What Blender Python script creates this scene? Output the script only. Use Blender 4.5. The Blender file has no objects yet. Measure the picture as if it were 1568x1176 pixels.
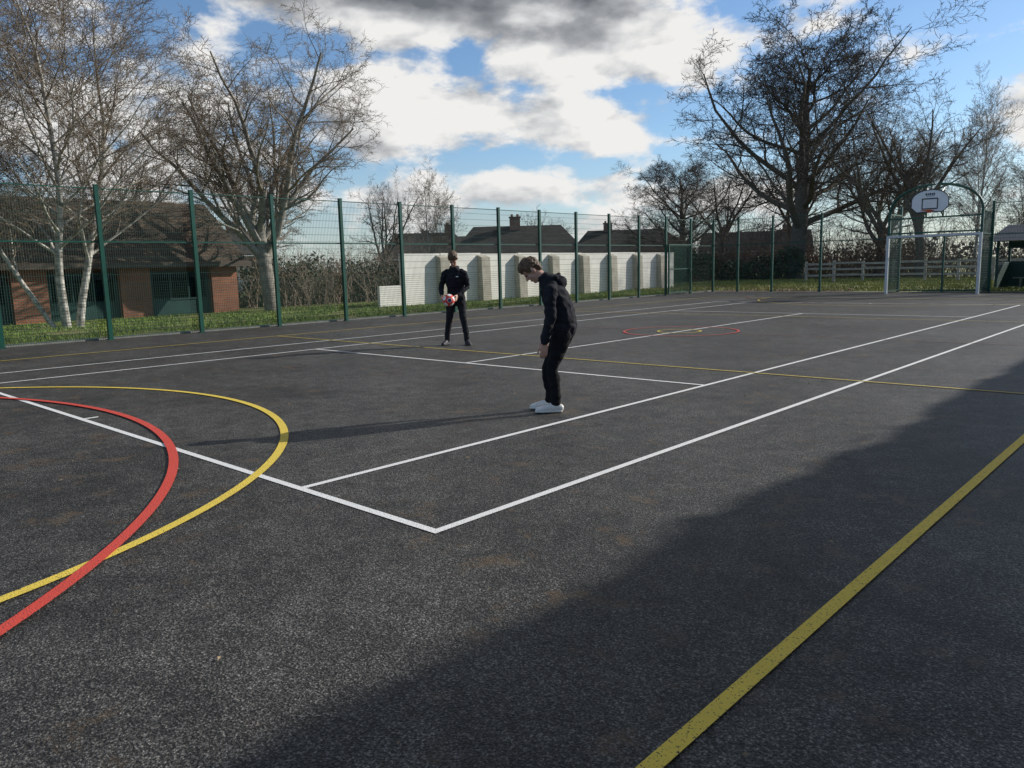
import bpy, math, random, bmesh
import numpy as np
from mathutils import Vector, Matrix, noise
random.seed(7); rng=np.random.default_rng(7)
S=bpy.context.scene
col=S.collection

# ------------------------------------------------------------------ helpers
class NT:
    def __init__(s,tree): s.t=tree; s.n=tree.nodes; s.l=tree.links
    def add(s,typ,**kw):
        n=s.n.new(typ)
        for k,v in kw.items():
            if k=='inp':
                for kk,vv in v.items():
                    if isinstance(vv,bpy.types.NodeSocket): s.l.new(vv,n.inputs[kk])
                    else: n.inputs[kk].default_value=vv
            else: setattr(n,k,v)
        return n
    def math(s,op,a,b=0.0,c=None,clamp=False):
        n=s.n.new('ShaderNodeMath'); n.operation=op; n.use_clamp=clamp
        for i,v in enumerate((a,b,c)):
            if v is None: continue
            if isinstance(v,bpy.types.NodeSocket): s.l.new(v,n.inputs[i])
            else: n.inputs[i].default_value=v
        return n.outputs[0]
    def vm(s,op,a,b=(0,0,0)):
        n=s.n.new('ShaderNodeVectorMath'); n.operation=op
        for i,v in enumerate((a,b)):
            if isinstance(v,bpy.types.NodeSocket): s.l.new(v,n.inputs[i])
            else: n.inputs[i].default_value=v
        return n
    def mix(s,f,a,b,mode='MIX'):
        n=s.n.new('ShaderNodeMix'); n.data_type='RGBA'; n.blend_type=mode
        for i,v in ((0,f),(6,a),(7,b)):
            if isinstance(v,bpy.types.NodeSocket): s.l.new(v,n.inputs[i])
            else:
                if i>0 and len(v)==3: v=(*v,1)
                n.inputs[i].default_value=v
        return n.outputs[2]
    def noise(s,vec,scale,detail=4,rough=.55,dist=0):
        n=s.n.new('ShaderNodeTexNoise'); n.inputs['Scale'].default_value=scale
        n.inputs['Detail'].default_value=detail; n.inputs['Roughness'].default_value=rough
        n.inputs['Distortion'].default_value=dist
        if vec is not None: s.l.new(vec,n.inputs['Vector'])
        return n.outputs['Fac']
    def ramp(s,f,stops):
        n=s.n.new('ShaderNodeValToRGB'); s.l.new(f,n.inputs[0])
        e=n.color_ramp.elements
        while len(e)<len(stops): e.new(.5)
        for i,(p,c) in enumerate(stops):
            e[i].position=p; e[i].color=(*c,1) if len(c)==3 else c
        return n.outputs[0]
    def sstep(s,v,a,b):
        n=s.n.new('ShaderNodeMapRange'); n.interpolation_type='SMOOTHSTEP'
        s.l.new(v,n.inputs[0]); n.inputs[1].default_value=a; n.inputs[2].default_value=b
        return n.outputs[0]

def new_mat(name):
    m=bpy.data.materials.new(name); m.use_nodes=True
    t=NT(m.node_tree); b=t.n['Principled BSDF']
    tc=t.n.new('ShaderNodeTexCoord').outputs['Object']
    return m,t,b,tc
def simple(name,c,rough=.6,var=.25,scale=6,bump=.0,metal=0,bscale=40,c2=None):
    m,t,b,tc=new_mat(name)
    f=t.noise(tc,scale,3)
    c2=c2 or tuple(x*(1-var) for x in c)
    t.l.new(t.ramp(f,[(.35,c2),(.65,c)]),b.inputs['Base Color'])
    b.inputs['Roughness'].default_value=rough; b.inputs['Metallic'].default_value=metal
    if bump:
        bn=t.n.new('ShaderNodeBump'); bn.inputs['Strength'].default_value=bump; bn.inputs['Distance'].default_value=.01
        t.l.new(t.noise(tc,bscale,2),bn.inputs['Height']); t.l.new(bn.outputs[0],b.inputs['Normal'])
    return m

class MB:
    def __init__(s): s.v=[]; s.f=[]; s.m=[]
    def box(s,c,d,rot=0,mat=0,top=(1,1)):
        cx,cy,cz=c; hx,hy,hz=d[0]/2,d[1]/2,d[2]/2
        n=len(s.v); cr,sr=math.cos(rot),math.sin(rot)
        for z in (-1,1):
            kx,ky=(top if z>0 else (1,1))
            for x,y in ((-1,-1),(1,-1),(1,1),(-1,1)):
                X,Y=x*hx*kx,y*hy*ky
                s.v.append((cx+X*cr-Y*sr,cy+X*sr+Y*cr,cz+z*hz))
        for q in ((0,3,2,1),(4,5,6,7),(0,1,5,4),(1,2,6,5),(2,3,7,6),(3,0,4,7)):
            s.f.append(tuple(n+i for i in q)); s.m.append(mat)
    def poly(s,pts,mat=0):
        n=len(s.v); s.v+= [tuple(p) for p in pts]; s.f.append(tuple(range(n,n+len(pts)))); s.m.append(mat)
    def tube(s,pts,rad,n=6,mat=0,cap=True):
        d=Vector(pts[1])-Vector(pts[0]); d.normalize()
        a=Vector((0,0,1)) if abs(d.z)<.8 else Vector((1,0,0))
        b0=len(s.v)
        cs=[(math.cos(2*math.pi*k/n),math.sin(2*math.pi*k/n)) for k in range(n)]
        N=len(pts)
        for i,p in enumerate(pts):
            p=Vector(p)
            if n>=5:
                if i==0: dd=Vector(pts[1])-p
                elif i==N-1: dd=p-Vector(pts[-2])
                else: dd=Vector(pts[i+1])-Vector(pts[i-1])
                d=dd.normalized()
            if i==0 or n>=5:
                u=d.cross(a).normalized(); w=d.cross(u)
            r=rad[i] if not isinstance(rad,(int,float)) else rad
            for c,q in cs:
                s.v.append((p.x+r*(c*u.x+q*w.x),p.y+r*(c*u.y+q*w.y),p.z+r*(c*u.z+q*w.z)))
        for i in range(N-1):
            for k in range(n):
                k2=(k+1)%n
                s.f.append((b0+i*n+k,b0+i*n+k2,b0+(i+1)*n+k2,b0+(i+1)*n+k)); s.m.append(mat)
        if cap:
            s.f.append(tuple(b0+k for k in range(n-1,-1,-1))); s.m.append(mat)
            s.f.append(tuple(b0+(N-1)*n+k for k in range(n))); s.m.append(mat)
    def obj(s,name,mats,parent=None,smooth=False,loc=None):
        me=bpy.data.meshes.new(name); me.from_pydata(s.v,[],s.f)
        for m in mats: me.materials.append(m)
        if len(mats)>1: me.polygons.foreach_set('material_index',s.m)
        if smooth: me.polygons.foreach_set('use_smooth',[True]*len(s.f))
        me.update()
        o=bpy.data.objects.new(name,me); col.objects.link(o)
        if parent: o.parent=parent
        if loc: o.location=loc
        return o
def empty(name,loc=(0,0,0),rot=0):
    e=bpy.data.objects.new(name,None); e.location=loc; e.rotation_euler=(0,0,rot); e.empty_display_size=.3
    col.objects.link(e); return e

# ------------------------------------------------------------------ camera (tennis court corner = origin)
R=Vector((0.7334,0.6795,-0.0252)); U=Vector((-0.0826,0.1258,0.9886)); B=Vector((0.6747,-0.7228,0.1484))
cam=bpy.data.cameras.new('camera'); co=bpy.data.objects.new('camera',cam); col.objects.link(co)
M=Matrix((R,U,B)).transposed()
q=M.to_quaternion(); co.rotation_mode='QUATERNION'; co.rotation_quaternion=q
co.location=(3.139,-2.711,1.441); cam.lens=27.18; cam.sensor_width=36; cam.clip_end=6000; cam.clip_start=.05
S.camera=co

# ------------------------------------------------------------------ light
el=math.radians(25.6); az=math.atan2(.43,.903)
sd=Vector((math.sin(az)*math.cos(el),math.cos(az)*math.cos(el),math.sin(el)))
sl=bpy.data.lights.new('sun','SUN'); so=bpy.data.objects.new('sun',sl); col.objects.link(so)
sl.energy=5.0; sl.angle=math.radians(.53); sl.color=(1,.96,.89)
so.rotation_mode='QUATERNION'; so.rotation_quaternion=(-sd).to_track_quat('-Z','Y'); so.location=(20,40,30)

w=bpy.data.worlds.new('World'); S.world=w; w.use_nodes=True
t=NT(w.node_tree); bg=t.n['Background']
sky=t.add('ShaderNodeTexSky',sky_type='NISHITA',sun_disc=False,sun_elevation=el,sun_rotation=az)
sky.air_density=1.0; sky.dust_density=.4; sky.ozone_density=2.0
D=t.n.new('ShaderNodeTexCoord').outputs['Generated']
def sdir(a,e):
    a=math.radians(133-a); e=math.radians(e)
    return (math.cos(e)*math.cos(a),math.cos(e)*math.sin(a),math.sin(e))
def lobesum(lobes,edge=1.25,sm=.15):
    tot=None
    for a,e,rh,rv,amp in lobes:
        c=sdir(a,e); rh=math.radians(rh); rv=math.radians(rv)
        d=t.vm('SUBTRACT',D,c).outputs[0]
        d=t.vm('MULTIPLY',d,(1/rh,1/rh,1/rv)).outputs[0]
        L=t.vm('LENGTH',d).outputs['Value']
        f=t.math('SUBTRACT',edge,L,clamp=True)
        f=t.math('MULTIPLY',f,amp)
        tot=f if tot is None else t.math('SMOOTH_MAX',tot,f,sm)
    return tot
# (relative azimuth, elevation, half-width, half-height, strength); the last one is an unseen overhead cloud added to cut ambient light
tot=lobesum([(-3,20.5,18,5.8,1.35),(6,14.8,9.5,3.0,.95),(-6.5,11.2,9.5,3.5,.92),(5.5,9.9,6,2.4,.82),(2,5.4,9,1.7,.62),(-8,5.0,8,2.3,.6),
       (-26,9,13,7,.62),(-31,19,8,4,.45),(27,20.5,7,2.2,.75),(36,9,5,4,.8),(13,4.4,9,1.8,.6),(10,66,56,34,1.5)])
dark=lobesum([(-4,20.6,16,4.3,1.2),(6,15.8,8,1.5,.6),(3,8.6,6,.7,.28),(-7,8.3,6.5,.8,.34),(10,66,56,34,1.8)],1.2)
st=t.vm('MULTIPLY',D,(1,1,2.0)).outputs[0]
n1=t.noise(st,9.5,7,.57,.1)
off=t.vm('ADD',st,tuple(x*.035 for x in (sd.x,sd.y,sd.z*3))).outputs[0]
n2=t.noise(off,9.5,3,.5,.1)
den=t.math('ADD',t.math('MULTIPLY_ADD',n1,2.1,-1.05),tot)
alpha=t.sstep(den,.16,.50)
thick=t.sstep(den,.6,1.6)
lit=t.math('MULTIPLY',t.math('SUBTRACT',n1,n2),2.3)
g=t.math('ADD',t.math('MULTIPLY',thick,.22),t.math('MULTIPLY',dark,1.1))
g=t.math('SUBTRACT',g,t.math('ADD',lit,.03),clamp=True)
ccol=t.ramp(g,[(0,(9.9,9.8,9.6)),(.22,(7.5,7.6,7.7)),(.55,(4.0,4.15,4.4)),(1,(1.75,1.9,2.15))])
skyc=t.mix(1.0,sky.outputs[0],(1.15,1.34,1.54),'MULTIPLY')
sz=t.add('ShaderNodeSeparateXYZ',inp={0:D}).outputs[2]
haze=t.math('MULTIPLY',t.math('SUBTRACT',1.0,t.sstep(sz,.0,.17)),.45)
skyc=t.mix(haze,skyc,(6.8,7.4,7.9))
fin=t.mix(alpha,skyc,ccol)
t.l.new(fin,bg.inputs[0]); bg.inputs[1].default_value=.088
w.cycles.sampling_method='MANUAL'; w.cycles.sample_map_resolution=256
S.view_settings.view_transform='Standard'; S.view_settings.look='None'; S.view_settings.exposure=0

# ------------------------------------------------------------------ materials
def asphalt():
    m,t,b,tc=new_mat('asphalt')
    sp=t.noise(tc,115,1,.7)
    vo=t.add('ShaderNodeTexVoronoi',inp={'Vector':tc,'Scale':110.0})
    patch=t.noise(tc,.5,4,.62,.4); mid=t.noise(tc,4.5,3,.62)
    c=t.ramp(sp,[(.34,(.012,.0118,.0115)),(.50,(.041,.040,.039)),(.62,(.098,.095,.091)),(.74,(.24,.235,.225))])
    c=t.mix(1,c,t.ramp(patch,[(.3,(.62,.62,.62)),(.68,(1.36,1.35,1.33))]),'MULTIPLY')
    c=t.mix(1,c,t.ramp(mid,[(.32,(.70,.70,.70)),(.68,(1.30,1.29,1.26))]),'MULTIPLY')
    st=t.math('MULTIPLY',t.sstep(patch,.56,.48),t.sstep(t.noise(tc,2.6,4,.72),.55,.66))
    c=t.mix(t.math('MULTIPLY',st,.40),c,(.15,.095,.05))
    t.l.new(c,b.inputs['Base Color'])
    b.inputs['Roughness'].default_value=.55; b.inputs['Specular IOR Level'].default_value=.3
    h=t.math('ADD',t.math('MULTIPLY',vo.outputs['Distance'],-.8),sp)
    bn=t.add('ShaderNodeBump',inp={'Strength':.8,'Distance':.005,'Height':h})
    t.l.new(bn.outputs[0],b.inputs['Normal']); return m
ASP=asphalt()
def paint(name,c,wear=.40):
    m,t,b,tc=new_mat(name)
    sp=t.noise(tc,115,1,.7); bigw=t.noise(tc,3,3)
    hole=t.sstep(t.math('ADD',sp,t.math('MULTIPLY',bigw,.14)),wear-.05,wear+.03)
    cc=t.mix(bigw,c,tuple(x*.74 for x in c))
    t.l.new(t.mix(hole,(.05,.05,.05),cc),b.inputs['Base Color']); b.inputs['Roughness'].default_value=.7
    bn=t.add('ShaderNodeBump',inp={'Strength':.8,'Distance':.004,'Height':sp})
    t.l.new(bn.outputs[0],b.inputs['Normal']); return m
WHITE=paint('white_line_paint',(.9,.9,.89),.42); YEL=paint('yellow_line_paint',(.88,.65,.09),.42); RED=paint('red_line_paint',(.72,.075,.05),.42)
YEL2=paint('thin_yellow_paint',(.68,.52,.08),.46)
RED2=paint('thin_red_paint',(.20,.045,.035),.52); RED3=paint('faded_red_paint',(.62,.07,.05),.46)
def grassm():
    m,t,b,tc=new_mat('grass_ground')
    f=t.noise(tc,.35,4,.6); g=t.noise(tc,14,3,.7)
    c=t.ramp(f,[(.3,(.10,.115,.03)),(.5,(.16,.18,.045)),(.7,(.24,.22,.08))])
    c=t.mix(1,c,t.ramp(g,[(.3,(.5,.5,.5)),(.7,(1.3,1.3,1.3))]),'MULTIPLY')
    t.l.new(c,b.inputs['Base Color']); b.inputs['Roughness'].default_value=.95
    bn=t.add('ShaderNodeBump',inp={'Strength':.8,'Distance':.05,'Height':g}); t.l.new(bn.outputs[0],b.inputs['Normal']); return m
GR=grassm()
BLADE=simple('grass_blades',(.20,.29,.04),.8,.45,1.5,c2=(.11,.165,.03))
SOIL=simple('leaf_litter',(.18,.11,.065),.95,.6,18,.8,bscale=30)
CONC=simple('concrete_edging',(.33,.32,.29),.85,.3,5,.3)
GREEN=simple('green_powder_coat',(.006,.075,.050),.42,.25,3)
GREENW=simple('green_wire',(.006,.05,.036),.5,.2,3)
GALV=simple('white_goal_paint',(.62,.64,.66),.45,.12,6)
def brick(name,c1,c2,mortar=(.32,.29,.25)):
    m,t,b,tc=new_mat(name)
    sx=t.add('ShaderNodeSeparateXYZ',inp={0:tc})
    cv=t.add('ShaderNodeCombineXYZ',inp={0:t.math('ADD',sx.outputs[0],sx.outputs[1]),1:sx.outputs[2]})
    bt=t.add('ShaderNodeTexBrick',inp={'Vector':cv.outputs[0],'Color1':(*c1,1),'Color2':(*c2,1),'Mortar':(*mortar,1),'Scale':1.0,'Mortar Size':.008,'Brick Width':.225,'Row Height':.075})
    c=t.mix(1,bt.outputs[0],t.ramp(t.noise(tc,1.2,4),[(.3,(.7,.7,.7)),(.7,(1.15,1.15,1.15))]),'MULTIPLY')
    t.l.new(c,b.inputs['Base Color']); b.inputs['Roughness'].default_value=.9; return m
BRK=brick('brick',(.33,.115,.05),(.24,.08,.04),(.22,.17,.13)); BRK2=brick('brick_house_wall',(.28,.13,.09),(.22,.10,.065))
def roofm(name,c1,c2):
    m,t,b,tc=new_mat(name)
    sx=t.add('ShaderNodeSeparateXYZ',inp={0:tc})
    cv=t.add('ShaderNodeCombineXYZ',inp={0:t.math('ADD',sx.outputs[0],sx.outputs[1]),1:t.math('MULTIPLY',sx.outputs[2],1.0)})
    bt=t.add('ShaderNodeTexBrick',inp={'Vector':cv.outputs[0],'Color1':(*c1,1),'Color2':(*c2,1),'Mortar':(c2[0]*.4,c2[1]*.4,c2[2]*.4,1),'Scale':1.0,'Mortar Size':.012,'Brick Width':.25,'Row Height':.12})
    c=t.mix(1,bt.outputs[0],t.ramp(t.noise(tc,.9,5,.65),[(.3,(.6,.62,.6)),(.7,(1.25,1.2,1.1))]),'MULTIPLY')
    t.l.new(c,b.inputs['Base Color']); b.inputs['Roughness'].default_value=.85; return m
ROOF=roofm('roof_tiles',(.125,.088,.06),(.085,.06,.045)); ROOF2=roofm('dark_roof_tiles',(.08,.068,.063),(.06,.052,.048))
GLASS=simple('window_glass',(.03,.04,.05),.12,.3,2)
DGREEN=simple('green_panel',(.014,.06,.048),.5,.3,2)
WHT=simple('white_joinery',(.7,.7,.68),.5,.1,4)
RENDER=simple('cream_painted_wall',(.90,.87,.78),.85,.12,1.6,.2)
PIER=simple('wall_pier_render',(.50,.46,.37),.9,.25,3,.3)
BARK=simple('bark',(.15,.125,.10),.95,.45,9,.9,bscale=25)
TWIG=simple('twigs',(.15,.12,.09),.9,.3,3)
BIRCH=simple('birch_bark',(.62,.59,.52),.8,.6,7,.4,c2=(.20,.18,.15))
BTWIG=simple('birch_twigs',(.26,.205,.15),.9,.3,3)
DTWIG=simple('dark_twigs',(.075,.06,.048),.9,.3,3)
WOOD=simple('weathered_wood',(.46,.42,.35),.9,.3,6,.4)

# ------------------------------------------------------------------ ground, court, lines
mb=MB(); mb.poly([(-1500,-1500,0),(1500,-1500,0),(1500,1500,0),(-1500,1500,0)]); mb.obj('ground',[GR])
mb=MB(); mb.poly([(-16.35,-9.6,.004),(5.4,-9.6,.004),(5.4,33.3,.004),(-16.35,33.3,.004)]); mb.obj('asphalt_court',[ASP])
W=.055
mb=MB(); z=.008; X2=-10.97; Y2=23.77
def rect(x0,x1,y0,y1,mat=0,z=.008): mb.poly([(x0,y0,z),(x1,y0,z),(x1,y1,z),(x0,y1,z)],mat)
h=W/2
rect(X2-h,h,-h,h); rect(X2-h,h,Y2-h,Y2+h)
for x in (0,-1.37,-9.60,X2): rect(x-h,x+h,h,Y2-h)
for y in (5.485,18.285): rect(-9.6+h,-1.37-h,y-h,y+h)
rect(-5.485-h,-5.485+h,5.485+h,18.285-h); rect(-5.485-h,-5.485+h,h,.16); rect(-5.485-h,-5.485+h,Y2-.16,Y2-h)
mb.obj('tennis_court_lines',[WHITE])
def arc(mb,cx,cy,r,a0,a1,wd,z,mat,n=120):
    p=[]
    for i in range(n+1):
        a=a0+(a1-a0)*i/n; p.append((math.cos(a),math.sin(a)))
    for i in range(n):
        mb.poly([(cx+(r-wd/2)*p[i][0],cy+(r-wd/2)*p[i][1],z),(cx+(r+wd/2)*p[i][0],cy+(r+wd/2)*p[i][1],z),
                 (cx+(r+wd/2)*p[i+1][0],cy+(r+wd/2)*p[i+1][1],z),(cx+(r-wd/2)*p[i+1][0],cy+(r-wd/2)*p[i+1][1],z)],mat)
mb=MB(); cx=-5.53; ya,yb=-3.365,27.135; xa,xb=-13.12,2.02; z=.012; k=.0275
mb.poly([(xb-k-.003,ya,z),(xb+k+.003,ya,z),(xb+k+.003,yb,z),(xb-k-.003,yb,z)],0)
mb.poly([(xa-k,ya,z),(xa+k,ya,z),(xa+k,yb,z),(xa-k,yb,z)],1)
for y in (ya,yb): mb.poly([(xa+k,y-k,z),(xb-k,y-k,z),(xb-k,y+k,z),(xa+k,y+k,z)],0)
for y in (6.74,17.0): mb.poly([(xa+k,y-.022,z),(xb-k-.003,y-.022,z),(xb-k-.003,y+.022,z),(xa+k,y+.022,z)],1)
arc(mb,cx,ya+k,4.9,0.006,math.pi-.006,.070,z,0); arc(mb,cx,yb-k,4.9,math.pi+.006,2*math.pi-.006,.055,z,1)
arc(mb,cx,11.885,.45,0,2*math.pi,.05,z,1,48)
mb.obj('netball_court_lines',[YEL,YEL2])
mb=MB(); z=.016
arc(mb,-5.5,-6.25,6.6,.30,math.pi-.30,.070,z,0); arc(mb,-5.5,30.02,6.6,math.pi+.30,2*math.pi-.30,.05,z,1)
arc(mb,-5.5,11.885,1.2,0,2*math.pi,.05,z,2,64)
for x0,x1 in ((-13.0,-6.73),(-4.27,1.9)): mb.poly([(x0,11.868,z),(x1,11.868,z),(x1,11.902,z),(x0,11.902,z)],1)
mb.obj('basketball_court_lines',[RED,RED2,RED3])

mb=MB(); mb.box((-16.42,11.85,.02),(.10,42.9,.08)); mb.obj('concrete_edging',[CONC])
mb=MB(); 
mb.poly([(-17.0,-12,.004),(-16.48,-12,.004),(-16.48,33.3,.004),(-17.0,33.3,.004)])
mb.poly([(-22,33.4,.006),(-9.5,33.4,.006),(-10.5,38,.006),(-21,41,.006)])
mb.obj('leaf_litter_ground',[SOIL])

def blades(name,n,xr,yr,hh,wd,mat,mask=None):
    x=rng.uniform(*xr,n); y=rng.uniform(*yr,n)
    cl=np.array([noise.noise((a*.8,b*.8,0)) for a,b in zip(x,y)])
    keep=cl>-.25; x=x[keep];y=y[keep];cl=cl[keep]; n=len(x)
    a=rng.uniform(0,math.pi*2,n); H=hh*(.6+cl*.8+rng.uniform(0,.6,n)); L=H*.5
    dx=np.cos(a)*wd; dy=np.sin(a)*wd; b=rng.uniform(0,6.28,n)
    V=np.empty((n,3,3)); V[:,0]=np.c_[x-dx,y-dy,np.zeros(n)]; V[:,1]=np.c_[x+dx,y+dy,np.zeros(n)]; V[:,2]=np.c_[x+np.cos(b)*L,y+np.sin(b)*L,H]
    me=bpy.data.meshes.new(name); me.from_pydata(V.reshape(-1,3).tolist(),[],np.arange(3*n).reshape(-1,3).tolist())
    me.materials.append(mat); o=bpy.data.objects.new(name,me); col.objects.link(o)
blades('verge_grass',46000,(-25.8,-16.75),(-4,36),.085,.012,BLADE)
BLADE2=simple('dry_grass',(.36,.34,.09),.85,.4,.6,c2=(.22,.25,.055))
blades('field_grass',30000,(-26,4),(33.8,58),.12,.03,BLADE2)

# ------------------------------------------------------------------ fences
def fence_run(name,p0,p1,posts,H=3.5,mesh=True):
    e=empty(name); p0=Vector(p0); p1=Vector(p1); d=(p1-p0); L=d.length; d.normalize(); rot=math.atan2(d.y,d.x)
    n=Vector((-d.y,d.x,0))*.045
    m1=MB()
    for s_ in posts:
        p=p0+d*s_; m1.box((p.x,p.y,H/2+.02),(.09,.09,H+.06),rot)
        m1.box((p.x,p.y,H+.06),(.10,.10,.02),rot)
        m1.box((p.x,p.y,.012),(.17,.17,.015),rot)
        for zz in (.4,1.2,2.2,3.1): m1.box((p.x+n.x*1.15,p.y+n.y*1.15,zz),(.05,.03,.07),rot)
    m1.obj('posts',[GREEN],e)
    m2=MB(); c=(p0+p1)/2
    for zz,th in ((.06,.012),(2.28,.035),(H-.01,.022)):
        m2.box((c.x+n.x,c.y+n.y,zz),(L,.03,th),rot)
    m2.obj('rails',[GREEN],e)
    if mesh:
        m3=MB(); k=int(L/.05)
        r=.0036
        for i in range(k):
            p=p0+d*(i+.5)*L/k+n
            a=d*r; b=n.normalized()*r
            q=len(m3.v)
            for zz in (.06,H-.02):
                for v in (a,-a*.5+b,-a*.5-b): m3.v.append((p.x+v.x,p.y+v.y,zz))
            for j in range(3): m3.f.append((q+j,q+(j+1)%3,q+3+(j+1)%3,q+3+j)); m3.m.append(0)
        zz=.2
        while zz<H-.05:
            cc=c+n+n.normalized()*.006
            m3.box((cc.x,cc.y,zz),(L,.006,.008),rot)
            zz+= .066 if zz<1.3 else .2
        m3.obj('mesh_panels',[GREENW],e)
    return e
y0=4.18-2.222*6; fence_run('sports_court_fence',(-16.2,y0,0),(-16.2,33.04,0),[2.222*i for i in range(20)])
fence_run('sports_court_fence',(-16.2,33.04,0),(-7.45,33.04,0),[1.35,3.1,5.4,8.75])
fence_run('sports_court_fence',(-4.05,33.04,0),(5.23,33.04,0),[0,2.3,4.6,6.9,9.28])
fence_run('sports_court_fence',(5.23,-9.2,0),(5.23,33.0,0),[2.222*i for i in range(19)])
g=empty('pedestrian_gate'); mb=MB(); gx=-16.10
for yy in (28.72,30.72): mb.box((gx,yy,1.2),(.06,.06,2.3))
for zz in (.12,1.2,2.32): mb.box((gx,29.72,zz),(.055,1.94,.055))
mb.box((gx+.05,30.55,1.1),(.06,.09,.2)); mb.obj('gate_frame',[GREEN],g)
mb=MB()
for i in range(38): mb.box((gx,28.77+i*.05,1.2),(.012,.008,2.2))
mb.obj('gate_bars',[GREEN],g)

# ------------------------------------------------------------------ goal with basketball hoop
ge=empty('goal_and_basketball_frame',(-5.75,31.35,0)); gw=1.66; gh=2.25
mb=MB()
for s_ in (-1,1): mb.box((s_*gw,0,gh/2),(.1,.1,gh))
mb.box((0,0,gh+.045),(2*gw+.1,.1,.09)); mb.obj('goal_posts_and_crossbar',[GALV],ge)
mb=MB()
for s_ in (-1,1): mb.box((s_*gw,.105,1.6),(.09,.09,3.2)); 
pts=[]
for i in range(33):
    a=math.pi*i/32; pts.append((gw*math.cos(a),.105,3.15+1.12*math.sin(a)**.85))
mb.tube(pts,.05,8); mb.box((0,.105,3.0),(2*gw-.09,.06,.06)); mb.box((0,.105,2.42),(2*gw-.09,.06,.06))
for s_ in (-1,1):
    mb.box((s_*gw,.92,3.2),(.06,1.55,.06)); mb.box((s_*gw,.92,2.3),(.06,1.55,.05)); mb.box((s_*gw,.92,.1),(.06,1.55,.05))
mb.box((0,1.69,2.3),(2*gw,.06,.06)); mb.box((0,1.69,1.15),(.07,.07,2.3)); mb.box((0,1.69,.08),(2*gw,.05,.05))
for s_ in (-.3,.3):
    mb.tube([(s_,.1,3.02),(s_*.9,-.63,3.45)],.025,6); mb.tube([(s_,.1,4.1),(s_*.9,-.63,3.75)],.025,6); mb.box((s_,.105,3.55),(.05,.05,1.1))
mb.obj('arch_frame',[GREEN],ge)
mb=MB()
for i in range(66):
    x=-gw+.05*i+.03
    mb.box((x,.10,2.71),(.006,.006,.54)); mb.box((x,1.66,1.2),(.008,.008,2.3))
for i in range(30):
    y=.15+.05*i
    for s_ in (-1,1): mb.box((s_*gw,y,1.6),(.008,.008,3.1))
for zz in np.arange(.2,2.3,.1): mb.box((0,1.655,zz),(2*gw,.006,.008)); [mb.box((s_*gw,.9,zz),(.006,1.5,.008)) for s_ in (-1,1)]
for i in range(60):
    a=-gw+.055*i+.05; top=3.15+1.12*max(0,1-(a/gw)**2)**.42
    if abs(a)<gw-.02: mb.box((a,.105,(3.03+top)/2),(.006,.006,top-3.03))
mb.obj('mesh_infill',[GREENW],ge)
BY=-.55
prof=[(-.46,3.17),(.46,3.17),(.66,3.36),(.66,3.62)]+[(.66*math.cos(math.pi*i/24),3.62+.40*math.sin(math.pi*i/24)) for i in range(1,24)]+[(-.66,3.62),(-.66,3.36)]
def slab(mb,prof,y0,y1,m=0):
    mb.poly([(x,y0,z) for x,z in prof],m); mb.poly([(x,y1,z) for x,z in prof[::-1]],m)
    n=len(prof)
    for i in range(n):
        a,b=prof[i],prof[(i+1)%n]; mb.poly([(a[0],y0,a[1]),(a[0],y1,a[1]),(b[0],y1,b[1]),(b[0],y0,b[1])],m)
mb=MB(); slab(mb,prof,BY-.10,BY-.07); mb.obj('backboard',[simple('backboard_white',(.85,.85,.85),.5,.06,4)],ge)
BLK=simple('black_trim',(.015,.015,.017),.5)
mb=MB()
for i in range(len(prof)):
    a,b=prof[i],prof[(i+1)%len(prof)]
    mb.tube([(a[0],BY-.102,a[1]),(b[0],BY-.102,b[1])],.02,5)
for x0,z0,x1,z1 in ((-.27,3.3,.27,3.3),(-.27,3.68,.27,3.68),(-.27,3.3,-.27,3.68),(.27,3.3,.27,3.68)):
    mb.tube([(x0,BY-.106,z0),(x1,BY-.106,z1)],.02,5)
for i in range(5): mb.box((-.14+.07*i,BY-.107,3.85),(.045,.01,.08-.015*(i%2)))
mb.box((0,BY-.107,3.78),(.28,.01,.012))
mb.obj('backboard_markings',[BLK],ge)
ORG=simple('orange_hoop',(.75,.12,.02),.5)
mb=MB(); mb.tube([(.225*math.cos(a),BY-.37+.225*math.sin(a),3.22) for a in np.linspace(0,2*math.pi,33)],.014,6,cap=False)
mb.box((0,BY-.125,3.2),(.16,.04,.12)); mb.obj('hoop',[ORG],ge)

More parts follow.
